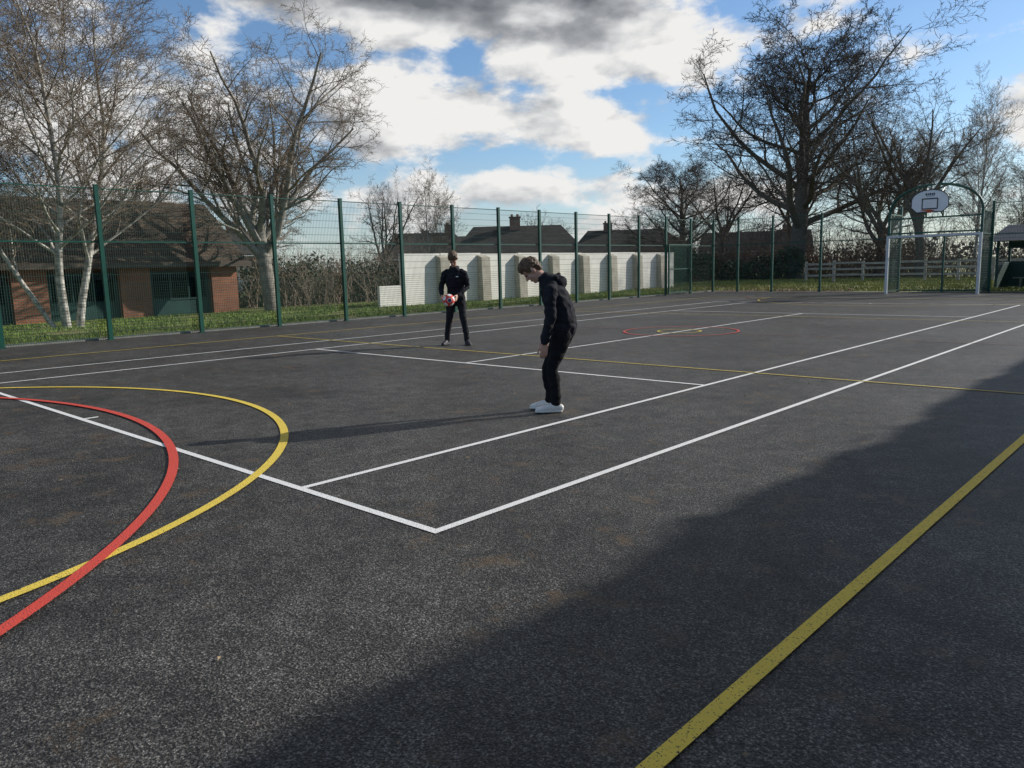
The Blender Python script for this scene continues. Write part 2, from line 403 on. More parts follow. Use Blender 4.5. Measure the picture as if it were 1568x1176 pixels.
# ------------------------------------------------------------------ buildings
def gable_block(mb,x0,x1,y0,y1,eave,ridge,axis='y',over=.35,rm=0,hip=0):
    xm=(x0+x1)/2; a,b=x0-over,x1+over; c,d=y0-over,y1+over; ze=eave-over*(ridge-eave)/((x1-x0)/2)
    r0,r1=(xm,c+hip,ridge),(xm,d-hip,ridge)
    A,Bq,C,Dq=(a,c,ze),(b,c,ze),(b,d,ze),(a,d,ze)
    mb.poly([Bq,C,r1,r0],rm); mb.poly([Dq,A,r0,r1],rm)
    mb.poly([A,Bq,r0],rm); mb.poly([C,Dq,r1],rm); mb.poly([A,Dq,C,Bq],rm)
def house(name,loc,rot,w,d,eave,ridge,hip=2.5,chim=((0,0),),wall=BRK2,roof=ROOF2):
    e=empty(name,loc,rot)
    mb=MB(); mb.box((0,0,eave/2),(d,w,eave)); mb.obj('walls',[wall],e)
    mb=MB(); gable_block(mb,-d/2,d/2,-w/2,w/2,eave+.1,ridge,'y',.4,0,hip); mb.obj('roof',[roof],e)
    mb=MB(); mg=MB()
    for s_ in (-1,1):
        k=int(w//3)
        for i in range(k):
            y=-w/2+(i+.5)*w/k; lv=[1.5] if eave<3.6 else [1.5,4.1]
            for zz in lv:
                X=s_*(d/2+.012)
                mb.box((X,y,zz),(.06,1.5,1.15)); mg.box((X+s_*.02,y-.36,zz),(.05,.62,1.0)); mg.box((X+s_*.02,y+.36,zz),(.05,.62,1.0))
    mb.box((d/2+.015,w*.28+ .9,1.02),(.07,.9,2.04))
    mb.obj('window_frames',[WHT],e); mg.obj('windows',[GLASS],e)
    mb=MB()
    for cx_,cy_ in chim:
        mb.box((cx_,cy_,ridge+.1),(.6,.95,1.2)); mb.box((cx_,cy_,ridge+.73),(.7,1.05,.1))
        for q in (-.25,.25): mb.tube([(cx_,cy_+q,ridge+.7),(cx_,cy_+q,ridge+1.0)],[.13,.1],8)
    mb.obj('chimney',[wall],e)
    mb=MB()
    for s_ in (-1,1): mb.tube([(s_*(d/2+.45),-w/2-.35,eave-.28),(s_*(d/2+.45),w/2+.35,eave-.28)],.06,6)
    mb.obj('gutters',[WHT],e); return e
rr=math.radians(-47)
house('brick_bungalow',(-44.3,49.3,0),rr,11,7,2.75,5.15,2.0,((.3,-.2),))
house('brick_bungalow',(-56.5,49.0,0),rr+.2,9,7,2.75,5.1,2.0,((0,2.5),))
house('brick_bungalow',(-46.5,69.5,0),rr-.1,12,7.5,2.8,5.3,2.2,((0,-2),))
house('brick_house',(-46,100,0),math.radians(-65),14,7,3.1,5.6,.2,((0,-4),(0,4)))
house('brick_house',(-70,66,0),rr,14,7,3.6,5.6,.2,((0,-4),(0,4)))
house('brick_house',(-68,30,0),rr+.3,14,7,3.4,5.4,.2,((0,-4),(0,4)))

e=empty('brick_pavilion'); xb_,xf=-32.5,-26.2; ys,ye=-9,12.7; ev=2.0
mb=MB(); mb.box(((xb_+xf)/2-.15,(ys+ye)/2,ev/2),(xf-xb_-.3,ye-ys-.1,ev-.02),0,0)
mb.obj('core_walls',[BRK],e)
mb=MB(); mp=MB(); mw=MB(); ml=MB()
y=ye-.55
while y>ys:
    mb.box((xf-.06,y,ev/2),(.36,1.05,ev))
    c=y-1.7
    mp.box((xf-.24,c,ev/2-.3),(.16,2.35,ev-.62)); 
    mw.box((xf-.2,c,1.1),(.08,2.1,.95))
    for q in (-1.05,-.35,.35,1.05): ml.box((xf-.15,c+q,1.1),(.06,.05,1.0))
    ml.box((xf-.15,c,.6),(.061,2.15,.05)); ml.box((xf-.15,c,1.6),(.061,2.15,.05))
    y-=3.4
mb.obj('brick_piers',[BRK],e); mp.obj('green_panels',[DGREEN],e); mw.obj('windows',[GLASS],e); ml.obj('window_frames',[DGREEN],e)
mb=MB(); gable_block(mb,xb_,xf,ys,ye,ev+.16,4.45,'y',.45,0,.0); mb.obj('roof',[ROOF],e)
mb=MB(); mb.box((xf+.46,(ys+ye)/2,ev-.12),(.05,ye-ys+.9,.2)); mb.obj('fascia',[simple('brown_fascia',(.10,.07,.05),.6)],e)

# cream panel wall with square piers
e=empty('garden_wall'); mb=MB(); mp=MB(); xw=-22.3
yy0=17.9
for i in range(9):
    y1=(20.1+i*2.5) if i<8 else 39.3
    mb.box((xw,(yy0+y1)/2,1.07+.02*math.sin(i*2.3)),(.16,y1-yy0-.05,2.14)); yy0=y1
mb.box((xw,17.3,.42),(.16,1.1,.84)); mb.obj('panels',[RENDER],e)
for i in range(8):
    y=20.1+i*2.5
    pr=[(0,0),(.36,0),(.30,1.95),(0,2.06)]
    n=len(mp.v)
    for yy in (y-.27,y+.27):
        for a,b in pr: mp.v.append((xw+.081+a,yy,b))
    k=len(pr); mp.f.append(tuple(n+j for j in range(k))); mp.m.append(0); mp.f.append(tuple(n+k+j for j in reversed(range(k)))); mp.m.append(0)
    for j in range(k): j2=(j+1)%k; mp.f.append((n+j,n+k+j,n+k+j2,n+j2)); mp.m.append(0)
mp.obj('piers',[PIER],e)

e=empty('timber_shelter',(-2.2,37.2,0)); mb=MB()
for x in (-2.2,-.75,.75,2.2):
    for y in (-1.2,1.2): mb.box((x,y,1.05),(.1,.1,2.1))
mb.box((0,1.2,.6),(4.3,.05,1.1)); mb.box((-2.2,0,.6),(.05,2.3,1.1)); mb.box((0,1.2,1.9),(4.3,.05,.3)); mb.obj('frame',[DGREEN],e)
mb=MB(); mb.poly([(-2.6,-1.6,2.05),(2.6,-1.6,2.05),(2.1,0,2.75),(-2.1,0,2.75)]); mb.poly([(2.6,1.6,2.05),(-2.6,1.6,2.05),(-2.1,0,2.75),(2.1,0,2.75)])
mb.poly([(-2.6,1.6,2.05),(-2.6,-1.6,2.05),(-2.1,0,2.75)]); mb.poly([(2.6,-1.6,2.05),(2.6,1.6,2.05),(2.1,0,2.75)])
mb.obj('roof',[simple('felt_roof',(.15,.165,.18),.7,.2,5)],e)
mb=MB(); mb.box((0,.7,.45),(3.8,.4,.05)); [mb.box((x,.7,.21),(.08,.35,.42)) for x in (-1.6,0,1.6)]; mb.obj('bench',[WOOD],e)

e=empty('post_and_rail_fence'); mb=MB(); x=-18
k=0
while x<4:
    yy=50+.05*x; mb.box((x,yy,.68),(.14,.14,1.36+.08*math.sin(k*2.1)),.2*math.sin(k*5))
    if x<2:
        for zz in (.45,.85,1.2): mb.box((x+.9,yy+.05,zz+.03*math.sin(k*3+zz*9)),(1.84,.05,.13),.05)
    x+=1.8; k+=1
mb.obj('posts_and_rails',[WOOD],e)

# ------------------------------------------------------------------ trees
UP=Vector((0,0,1))
def perp_dir(d,ang,azm):
    a=UP if abs(d.z)<.95 else Vector((1,0,0))
    u=d.cross(a).normalized(); v=d.cross(u)
    return (d*math.cos(ang)+(u*math.cos(azm)+v*math.sin(azm))*math.sin(ang)).normalized()
def grow(out,rd,p,d,L,r,lev,P):
    seg=P['seg'][lev]; pts=[p.copy()]; rad=[r]; dirs=[d.copy()]
    wig=P['wig'][lev]; tr=P['trop'][lev]; tip=P['tip'][lev]
    for i in range(seg):
        d=d+Vector((rd.gauss(0,wig),rd.gauss(0,wig),rd.gauss(0,wig)))+UP*tr
        d.normalize(); p=p+d*(L/seg)
        pts.append(p.copy()); dirs.append(d.copy()); rad.append(r*(1-(1-tip)*(i+1)/seg))
    out.append((pts,rad,lev))
    if lev>=P['max']: return
    n=P['n'][lev]; n=max(1,int(round(n*rd.uniform(.85,1.15)))); az0=rd.uniform(0,6.28)
    for k in range(n):
        t_=P['st'][lev]+(1-P['st'][lev])*((k+rd.uniform(.2,.8))/n); 
        x=t_*seg; i=min(int(x),seg-1); f=x-i
        q=pts[i].lerp(pts[i+1],f); rr_=rad[i]*(1-f)+rad[i+1]*f
        a=P['ang'][lev]*rd.uniform(.7,1.3); 
        if P.get('narrow'): a*=(1.1-.4*t_)
        nd=perp_dir(dirs[i],a,az0+k*2.4+rd.uniform(-.4,.4))
        if nd.z<-.15 and lev<3: nd.z*=.3; nd.normalize()
        cl=L*P['ratio'][lev]*(1-P['fall'][lev]*t_)*rd.uniform(.7,1.25)
        if P.get('dome') and lev==0: cl*=P['dome'](t_)
        grow(out,rd,q,nd,cl,max(P['rmin'],min(rr_*.72,rr_*P['rr'][lev])),lev+1,P)
def tree_mesh(name,P,seed,mats,scale=1.0):
    rd=random.Random(seed); out=[]
    for st_ in P['stems']:
        grow(out,rd,Vector(st_[0]),Vector(st_[1]).normalized(),st_[2],st_[3],0,P)
    mb=MB(); thr=P.get('mthr',.03)
    for pts,rad,lev in out:
        n=8 if rad[0]>.12 else (5 if rad[0]>.03 else 3)
        mb.tube(pts,rad,n,0 if rad[0]>thr else 1,cap=False)
    me=bpy.data.meshes.new(name); me.from_pydata(mb.v,[],mb.f)
    for m in mats: me.materials.append(m)
    me.polygons.foreach_set('material_index',mb.m); me.polygons.foreach_set('use_smooth',[True]*len(mb.f)); me.update()
    zs=max(v[2] for v in mb.v); xs=float(np.percentile(np.abs(np.array(mb.v)[:,0]),99.5))
    me['h']=zs; me['r']=xs
    return me
def put(name,me,x,y,hh,wd=None,rot=0):
    o=bpy.data.objects.new(name,me); col.objects.link(o); o.location=(x,y,-.05)
    s=hh/me['h']; sx=s if wd is None else wd/2/me['r']; o.scale=(sx,sx,s); o.rotation_euler=(0,0,rot); return o
def spread(h,r0,lean=(0,0),lead=6,ang=.62,dense=1.0,rmin=.006):
    return dict(stems=[((0,0,0),(lean[0],lean[1],1),h*.30,r0)],max=5,
      seg=[5,8,6,4,3,2],wig=[.05,.10,.14,.16,.18,.2],trop=[.02,.06,.03,.02,.02,.02],tip=[.78,.22,.22,.25,.3,.5],
      n=[lead,12*dense,7*dense,5.5*dense,4.5,0],st=[.5,.15,.12,.12,.1,0],ang=[ang,.80,.75,.75,.75,.7],ratio=[2.3,.46,.50,.50,.55,.5],
      fall=[.05,.45,.35,.3,.3,.3],rr=[.62,.5,.52,.55,.6,.6],rmin=rmin,mthr=.03)
def domed(h,r0,dense=1.0,rmin=.01,n0=22,ang=.95):
    return dict(stems=[((0,0,0),(.03,.02,1),h*.86,r0)],max=5,
      seg=[12,8,6,4,3,2],wig=[.07,.14,.17,.17,.18,.2],trop=[.03,.06,.03,.02,.02,.02],tip=[.14,.18,.22,.25,.3,.5],
      n=[n0,8*dense,6.5*dense,5*dense,4,0],st=[.18,.20,.15,.12,.1,0],ang=[ang,.75,.75,.75,.75,.7],ratio=[.60,.52,.50,.50,.52,.5],
      fall=[.45,.4,.35,.3,.3,.3],rr=[.55,.5,.52,.55,.6,.6],rmin=rmin,mthr=.03,dome=lambda t_:.85+.28*math.sin(math.pi*t_))
def birch(h,r0,stems,dense=1.0,rmin=.005):
    return dict(stems=stems,max=4,seg=[12,7,5,4,3],wig=[.045,.1,.14,.17,.2],trop=[.03,.07,.05,.02,-.01],tip=[.12,.2,.22,.3,.5],
      n=[30*dense,11*dense,7,5,0],st=[.20,.12,.12,.1,0],ang=[.85,.65,.7,.7,.7],ratio=[.44,.42,.45,.5,.5],
      fall=[.48,.35,.3,.3,.3],rr=[.5,.5,.55,.6,.6],rmin=rmin,narrow=True,mthr=.028)
mA=tree_mesh('birch_a',birch(11,.15,[((0,0,0),(.06,-.14,1),10.5,.115),((.1,.25,0),(-.05,.16,1),10.8,.105),((-.2,-.15,0),(-.12,-.35,1),8.5,.07)],.98,.0056),3,[BIRCH,BTWIG])
mB=tree_mesh('spread_b',spread(11,.24,lead=8,ang=.60,dense=1.06,rmin=.0064),11,[simple('pale_bark',(.34,.31,.26),.9,.5,7,.7),BTWIG])
mC=tree_mesh('big_c',domed(20,.60,dense=1.18,rmin=.014,n0=27),21,[BARK,DTWIG])
mD=tree_mesh('mid_d',spread(12,.28,lead=6,ang=.55,dense=.85,rmin=.009),31,[BARK,TWIG])
mE=tree_mesh('birch_e',birch(12,.14,[((0,0,0),(.02,.02,1),12,.14),((.2,.1,0),(.15,.05,1),10,.09)],.85,.008),41,[BIRCH,BTWIG])
put('birch_tree',mA,-22.4,5.2,11.8,9.8,.3)
put('birch_tree',mA,-23.2,.6,12.4,10.5,2.2)
put('bare_deciduous_tree',mB,-24.3,13.1,12.0,10.0,.8)
put('bare_deciduous_tree',mD,-37,12.0,9.5,9,1.2)
put('bare_deciduous_tree',mD,-37,5.0,10.5,9,4.2)
put('bare_deciduous_tree',mD,-36.5,20,9.4,9,3.0)
put('bare_deciduous_tree',mD,-36.5,28,8.2,6,.5)
put('birch_tree',mE,-38.5,33.7,9.4,4.6,0)
put('large_bare_tree',mC,-21.8,56.2,21.2,20.5,.4)
put('bare_deciduous_tree',mD,-13.6,58.5,15.5,12,2.0)
put('bare_deciduous_tree',mB,-17.2,61,15,12,2.4)
put('birch_tree',mE,-10.6,60.5,14.8,7.0,1.0)
put('birch_tree',mE,-7.2,63,11,6,2.7)
put('bare_deciduous_tree',mC,-38.5,68.5,13.0,13,3.6)
put('bare_deciduous_tree',mD,-31.5,63,12,10,4.6)
put('bare_deciduous_tree',mD,-26.5,66,13.5,11,5.4)
put('bare_deciduous_tree',mD,-4.5,60,8.2,8,1.7)
put('bare_deciduous_tree',mD,-50,60,8.2,6,1.7)

def thicket(name,cx,cy,w_,d_,h_,n,mat,seed,rr_=.012):
    rd=random.Random(seed); mb=MB()
    for i in range(n):
        x=cx+rd.gauss(0,.36)*w_; y=cy+rd.gauss(0,.3)*d_
        H=h_*rd.uniform(.35,1.0)*(1-.45*min(1,abs(x-cx)/(w_*.9)))
        p=Vector((x,y,0)); d=Vector((rd.gauss(0,.4),rd.gauss(0,.4),1)).normalized(); pts=[p.copy()]
        for k in range(4):
            d=(d+Vector((rd.gauss(0,.2),rd.gauss(0,.2),.0))).normalized(); p=p+d*H/4; pts.append(p.copy())
        mb.tube(pts,[rr_*2,rr_*1.6,rr_*1.2,rr_,rr_*.6],3,0,False)
        for k in range(8):
            i_=rd.choice((0,1,2,3)); q=pts[i_].lerp(pts[i_+1],rd.random()); e_=Vector((rd.gauss(0,.7),rd.gauss(0,.7),rd.uniform(-.1,.9))).normalized(); l=H*rd.uniform(.12,.3)
            q2=q+e_*l*.5; q3=q2+(e_+UP*.3).normalized()*l*.5
            mb.tube([q,q2,q3],[rr_*.8,rr_*.65,rr_*.45],3,0,False)
    return mb.obj(name,[mat])
BRTW=simple('brown_shrub_stems',(.24,.145,.095),.95,.35,.4,c2=(.13,.09,.065))
thicket('bare_shrubs',-25,59,14,5,7.0,480,BRTW,1,.015)
thicket('bare_shrubs',-15,60,9,4,6.0,300,BRTW,2,.015)
thicket('bare_shrubs',-34,58,10,4,5.0,320,BRTW,3,.016)
thicket('bare_shrubs',-30,17.0,5,5,3.2,460,BTWIG,4,.010)
thicket('bare_shrubs',-30,22.5,5,5,3.6,420,BTWIG,5,.010)
thicket('bare_shrubs',-7,60,7,3,4.2,200,TWIG,6,.014)

def leafmass(name,lumps,n,size,mat,seed):
    r=np.random.default_rng(seed); L=np.array(lumps,dtype=float); vol=L[:,3]*L[:,4]*L[:,5]; idx=r.choice(len(L),n,p=vol/vol.sum())
    u=r.normal(size=(n,3)); u/=np.linalg.norm(u,axis=1)[:,None]; rad=r.uniform(.35,1.05,n)**.6
    P=L[idx,:3]+u*rad[:,None]*L[idx,3:6]; P[:,2]=np.maximum(P[:,2],.03)
    a=r.normal(size=(n,3)); a/=np.linalg.norm(a,axis=1)[:,None]; b=np.cross(a,r.normal(size=(n,3))); b/=np.linalg.norm(b,axis=1)[:,None]
    s=size*r.uniform(.5,1.3,(n,1)); V=np.stack([P-a*s,P-b*s*.6,P+a*s,P+b*s*.6],1).reshape(-1,3)
    me=bpy.data.meshes.new(name); me.from_pydata(V.tolist(),[],np.arange(4*n).reshape(-1,4).tolist()); me.materials.append(mat)
    o=bpy.data.objects.new(name,me); col.objects.link(o); return o
def leafmat(name,c1,c2):
    m,t,b,tc=new_mat(name)
    g=t.add('ShaderNodeNewGeometry')
    f=t.math('ADD',t.math('MULTIPLY',t.noise(tc,.9,2),.7),t.math('MULTIPLY',g.outputs['Random Per Island'],.4))
    t.l.new(t.ramp(f,[(.3,c1),(.75,c2)]),b.inputs['Base Color']); b.inputs['Roughness'].default_value=.75; return m
IVY=leafmat('evergreen_leaves',(.018,.03,.014),(.06,.085,.03)); BRN=leafmat('brown_leaves',(.045,.034,.024),(.14,.095,.06))
rd=random.Random(5)
leafmass('evergreen_shrubs',[(-29.5+rd.uniform(-1,1),14.6+i*1.5,.8,1.2,1.2,1.0+rd.uniform(0,.6)) for i in range(9)],10000,.07,IVY,1)
leafmass('evergreen_shrubs',[(-30+i*2.0,54+rd.uniform(-1.5,1.5),.6+rd.uniform(0,.8),1.4,1.2,1.0+rd.uniform(0,.9)) for i in range(5)],7000,.10,IVY,2)
leafmass('bramble_thicket',[(-40+i*2.4,62+rd.uniform(-3,3),.7,1.8,1.4,1.0+rd.uniform(0,1.4)) for i in range(11)],8000,.12,BRN,3)
leafmass('garden_shrubs',[(-26-rd.uniform(0,4),36+i*2.2,1.0,1.3,1.3,1.3) for i in range(6)],6000,.09,IVY,4)
lum=[]
for i in range(260):
    a=2*math.pi*i/260; r_=170+rd.uniform(-25,35); hh=rd.uniform(2.2,4.5)
    lum.append((r_*math.cos(a),r_*math.sin(a),hh*.5,5,5,hh))
leafmass('distant_trees',lum,40000,.5,leafmat('distant_wood',(.07,.07,.065),(.14,.13,.11)),5)
hd=empty('unseen_shadow_hedge')  # unseen hedge, added and shaped to cast the foreground shadow
HX=7.37
core=MB(); NY=120
for i in range(NY+1):
    y=2+i*.34; a=len(core.v)
    Ht=6.24+.08*noise.noise((y*.35,3,0))*2+.07*noise.noise((y*1.7,7,0))*2
    w1=.9+.12*noise.noise((y*1.1,0,5))
    for dx,zz in ((-w1,0.03),(-w1-.05,2.2),(-w1,4.4),(-w1+.05,Ht-.18),(-w1+.3,Ht),(w1-.3,Ht),(w1,Ht-.3),(w1,.03)):
        core.v.append((HX+dx,y,zz))
    if i:
        for k in range(7): core.f.append((a-8+k,a-8+k+1,a+k+1,a+k)); core.m.append(0)
core.obj('solid_shadow_core',[IVY],hd)  # solid core that stops sun passing between the leaves
hl=[]
for i in range(42):
    y=2+i*1.0
    for zc in (1.0,2.9,4.7): hl.append((HX-.1,y+rd.uniform(-.2,.2),zc,1.15,.9,1.2))
    hl.append((HX-.1,y,5.66+rd.uniform(-.06,.06),1.05,.8,.70))
hlo=leafmass('leafy_skin',hl,42000,.09,IVY,6); hlo.parent=hd

mb=MB()
for i in range(130):
    x,y=rd.uniform(-12,3),rd.uniform(-3,8); a=rd.uniform(0,6.28); s=rd.uniform(.008,.020)
    mb.poly([(x+s*math.cos(a),y+s*math.sin(a),.012),(x-s*.5*math.sin(a),y+s*.5*math.cos(a),.02),(x-s*math.cos(a),y-s*math.sin(a),.011),(x+s*.5*math.sin(a),y-s*.5*math.cos(a),.014)])
mb.obj('fallen_leaves',[simple('dry_leaf',(.30,.22,.13),.8,.4,9)])

# ------------------------------------------------------------------ people
def fabric(name,c,sc=14):
    m,t,b,tc=new_mat(name)
    t.l.new(t.ramp(t.noise(tc,sc,3),[(.3,tuple(x*.7 for x in c)),(.7,tuple(x*1.2 for x in c))]),b.inputs['Base Color'])
    b.inputs['Roughness'].default_value=.9; b.inputs['Specular IOR Level'].default_value=.2
    bn=t.add('ShaderNodeBump',inp={'Strength':.5,'Distance':.012,'Height':t.noise(tc,22,3,.5,.6)}); t.l.new(bn.outputs[0],b.inputs['Normal']); return m
HOOD=fabric('black_hoodie',(.016,.017,.023)); JEAN=fabric('black_jeans',(.010,.010,.012)); TRK=fabric('dark_trousers',(.019,.019,.022))
SKIN=simple('skin',(.54,.32,.235),.5,.1,20); HAIR=simple('brown_hair',(.13,.075,.04),.6,.5,60,.8,bscale=90)
SHOE=simple('white_trainers',(.72,.71,.68),.5,.1,30); SHOE2=simple('dark_trainers',(.03,.03,.035),.6,.2,30); LIP=simple('lips',(.42,.17,.14),.5,.1,20)
EYE=simple('eye',(.05,.03,.02),.2,.1,20)
MI=dict(top=0,leg=1,skin=2,hair=3,shoe=4,lip=5)
class Body:
    def __init__(s): s.parts=[]
    def chain(s,mat,pts,radii):
        s.parts.append(('c',mat,[Vector(p) for p in pts],[(r,r) if isinstance(r,(int,float)) else r for r in radii]))
    def ell(s,mat,c,r,M=None): s.parts.append(('e',mat,Vector(c),Vector(r),M or Matrix.Identity(3)))
    def build(s,name,origin,F,mats,voxel,seed,zs=1.0):
        mb=MB(); Lx=Vector((0,1,0))
        for p in s.parts:
            if p[0]=='c':
                pts,rad=p[2],p[3]; N=len(pts); n=14
                base=len(mb.v); rings=[]
                for i in range(N):
                    if i==0: d=pts[1]-pts[0]
                    elif i==N-1: d=pts[-1]-pts[-2]
                    else: d=(pts[i+1]-pts[i]).normalized()+(pts[i]-pts[i-1]).normalized()
                    d.normalize(); a=Lx-d*Lx.dot(d)
                    if a.length<.2: a=Vector((1,0,0))-d*d.x
                    a.normalize(); b=d.cross(a)
                    rings.append((pts[i],a,b,rad[i],d))
                full=[]
                c0=rings[0]; c1=rings[-1]
                for f in (.35,.75): full.append((c0[0]-c0[4]*min(c0[3])*math.cos(f*math.pi/2)*1.0,c0[1],c0[2],(c0[3][0]*math.sin(f*math.pi/2),c0[3][1]*math.sin(f*math.pi/2))))
                full+=[(q[0],q[1],q[2],q[3]) for q in rings]
                for f in (.75,.35): full.append((c1[0]+c1[4]*min(c1[3])*math.cos(f*math.pi/2),c1[1],c1[2],(c1[3][0]*math.sin(f*math.pi/2),c1[3][1]*math.sin(f*math.pi/2))))
                for q,a,b,r in full:
                    for k in range(n):
                        th=2*math.pi*k/n; v=q+a*r[0]*math.cos(th)+b*r[1]*math.sin(th); mb.v.append(tuple(v))
                K=len(full)
                for i in range(K-1):
                    for k in range(n):
                        k2=(k+1)%n; mb.f.append((base+i*n+k,base+i*n+k2,base+(i+1)*n+k2,base+(i+1)*n+k)); mb.m.append(0)
                mb.f.append(tuple(base+k for k in range(n-1,-1,-1))); mb.f.append(tuple(base+(K-1)*n+k for k in range(n))); mb.m+=[0,0]
            else:
                c,r,Mx=p[2],p[3],p[4]; base=len(mb.v); n=14; m=9
                for i in range(1,m):
                    ph=math.pi*i/m
                    for k in range(n):
                        th=2*math.pi*k/n; v=Vector((r.x*math.sin(ph)*math.cos(th),r.y*math.sin(ph)*math.sin(th),r.z*math.cos(ph)))
                        mb.v.append(tuple(c+Mx@v))
                for i in range(m-2):
                    for k in range(n):
                        k2=(k+1)%n; mb.f.append((base+i*n+k,base+(i+1)*n+k,base+(i+1)*n+k2,base+i*n+k2)); mb.m.append(0)
                mb.f.append(tuple(base+k for k in range(n))); mb.f.append(tuple(base+(m-2)*n+k for k in range(n-1,-1,-1))); mb.m+=[0,0]
        o=mb.obj('tmp',[mats[0]]); md=o.modifiers.new('r','REMESH'); md.mode='VOXEL'; md.voxel_size=voxel; md.use_smooth_shade=True
        sm=o.modifiers.new('s','SMOOTH'); sm.iterations=2; sm.factor=.5
        dg=bpy.context.evaluated_depsgraph_get(); me=bpy.data.meshes.new_from_object(o.evaluated_get(dg)); bpy.data.objects.remove(o)
        nv=len(me.vertices); V=np.empty(nv*3); me.vertices.foreach_get('co',V); V=V.reshape(-1,3)
        def classify(C):
            best=np.full(len(C),1e9); lab=np.zeros(len(C),int)
            for p in s.parts:
                if p[0]=='c':
                    dd=np.full(len(C),1e9)
                    for i in range(len(p[2])-1):
                        A=np.array(p[2][i]);Bv=np.array(p[2][i+1]);ab=Bv-A
                        t_=np.clip(((C-A)@ab)/(ab@ab),0,1); pr=A+t_[:,None]*ab
                        dl=C-pr
                        ra=p[3][i][0]*(1-t_)+p[3][i+1][0]*t_; rb=p[3][i][1]*(1-t_)+p[3][i+1][1]*t_
                        h=np.sqrt((dl[:,1]/ra)**2+((dl[:,0]**2+dl[:,2]**2)/rb**2))
                        dd=np.minimum(dd,(h-1)*np.minimum(ra,rb))
                else:
                    Mi=np.array(p[4].transposed()); q_=(C-np.array(p[2]))@Mi.T; r=np.array(p[3])
                    dd=(np.linalg.norm(q_/r,axis=1)-1)*r.min()
                mk=dd<best; best[mk]=dd[mk]; lab[mk]=MI[p[1]]
            return lab
        vl=classify(V)
        npoly=len(me.polygons); C=np.empty(npoly*3); me.polygons.foreach_get('center',C); C=C.reshape(-1,3)
        lab=classify(C)
        for i in range(nv):
            l=vl[i]
            if l in (0,1,3):
                x,y,z_=V[i]; k=(14,11,8)[0 if l==0 else 1] if l!=3 else 45; amp=.013 if l==0 else (.010 if l==1 else .010)
                dv=noise.noise_vector((x*k+seed,y*k,z_*k*(1.6 if l<2 else 1)))
                V[i]+=np.array(dv)*amp
        V[:,2]=np.maximum(V[:,2],.0); V[:,2]*=zs; me.vertices.foreach_set('co',(V).ravel())
        Fv=Vector(F).normalized()
        me.materials.clear()
        for m in mats: me.materials.append(m)
        me.polygons.foreach_set('material_index',lab.astype(np.int32)); me.polygons.foreach_set('use_smooth',[True]*npoly); me.update()
        e=empty(name,(origin[0],origin[1],.006)); e.rotation_euler=(0,0,math.atan2(Fv.y,Fv.x))
        bo=bpy.data.objects.new('body',me); col.objects.link(bo); bo.parent=e
        return e
def head(B_,c,pitch,eyes,K=1.0):
    Mx=Matrix(((math.cos(pitch),0,math.sin(pitch)),(0,1,0),(-math.sin(pitch),0,math.cos(pitch)))); c=Vector(c)
    P=lambda f,l,z_: c+Mx@Vector((f*K,l*K,z_*K))
    E=lambda m,q,r: B_.ell(m,P(*q),tuple(x*K for x in r),Mx)
    E('skin',(-.005,0,.03),(.092,.072,.085)); E('skin',(.028,0,-.042),(.060,.054,.075)); E('skin',(.062,0,-.098),(.022,.026,.018))
    E('skin',(.068,0,.030),(.022,.048,.012))
    B_.chain('skin',[P(.084,0,.012),P(.100,0,-.018),P(.106,0,-.030)],[.008,.011,.013])
    for s_ in (-1,1):
        E('skin',(-.008,s_*.077,-.012),(.018,.009,.030)); E('skin',(.050,s_*.034,-.03),(.030,.022,.028))
    E('lip',(.084,0,-.062),(.009,.022,.005)); E('lip',(.082,0,-.072),(.009,.018,.005))
    E('hair',(-.018,0,.050),(.096,.082,.084)); E('hair',(-.058,0,.012),(.050,.070,.070)); E('hair',(-.062,0,-.035),(.030,.050,.035))
    E('hair',(.0,0,.100),(.075,.062,.045))
    for l,f,z_ in ((-.052,.050,.075),(-.022,.066,.082),(.012,.070,.085),(.045,.056,.078)):
        B_.chain('hair',[P(f-.05,l*.8,.115),P(f-.01,l,.108),P(f+.020,l*1.05,z_-.010),P(f+.024,l*1.08,z_-.032)],[.022,.022,.015,.007])
    for s_ in (-1,1):
        E('hair',(.012,s_*.066,.040),(.045,.014,.040)); eyes.append(P(.082,s_*.029,.004))
def hand(B_,w_,d,n,s_,curl,th=.35):
    w_=Vector(w_); d=Vector(d).normalized(); n=Vector(n); n=(n-d*n.dot(d)).normalized(); s_=Vector(s_); s_=(s_-d*s_.dot(d)-n*s_.dot(n)).normalized()
    for k in (-.026,-.009,.009,.026):
        B_.chain('skin',[w_+s_*k*.6,w_+d*.05+s_*k,w_+d*.088+s_*k],[.015,.015,.012])
    for k,l in zip((.029,.0095,-.010,-.029),(.9,1.0,.94,.75)):
        p=w_+d*.09+s_*k; pts=[p]; a=0
        for j,sl_ in enumerate((.042,.027,.021)):
            a+=curl[j]; dd=d*math.cos(a)+n*math.sin(a)+s_*k*.9*(.5 if j==0 else .2); p=p+dd.normalized()*sl_*l; pts.append(p)
        B_.chain('skin',pts,[.0105,.0095,.0085,.0075])
    p=w_+d*.025+s_*.026; q=p+(d*.8+s_*.45+n*th).normalized()*.045; r=q+(d*.9+s_*.15+n*th).normalized()*.032; u=r+(d*.95+s_*.0+n*th*1.3).normalized()*.025
    B_.chain('skin',[p,q,r,u],[.016,.013,.011,.009])
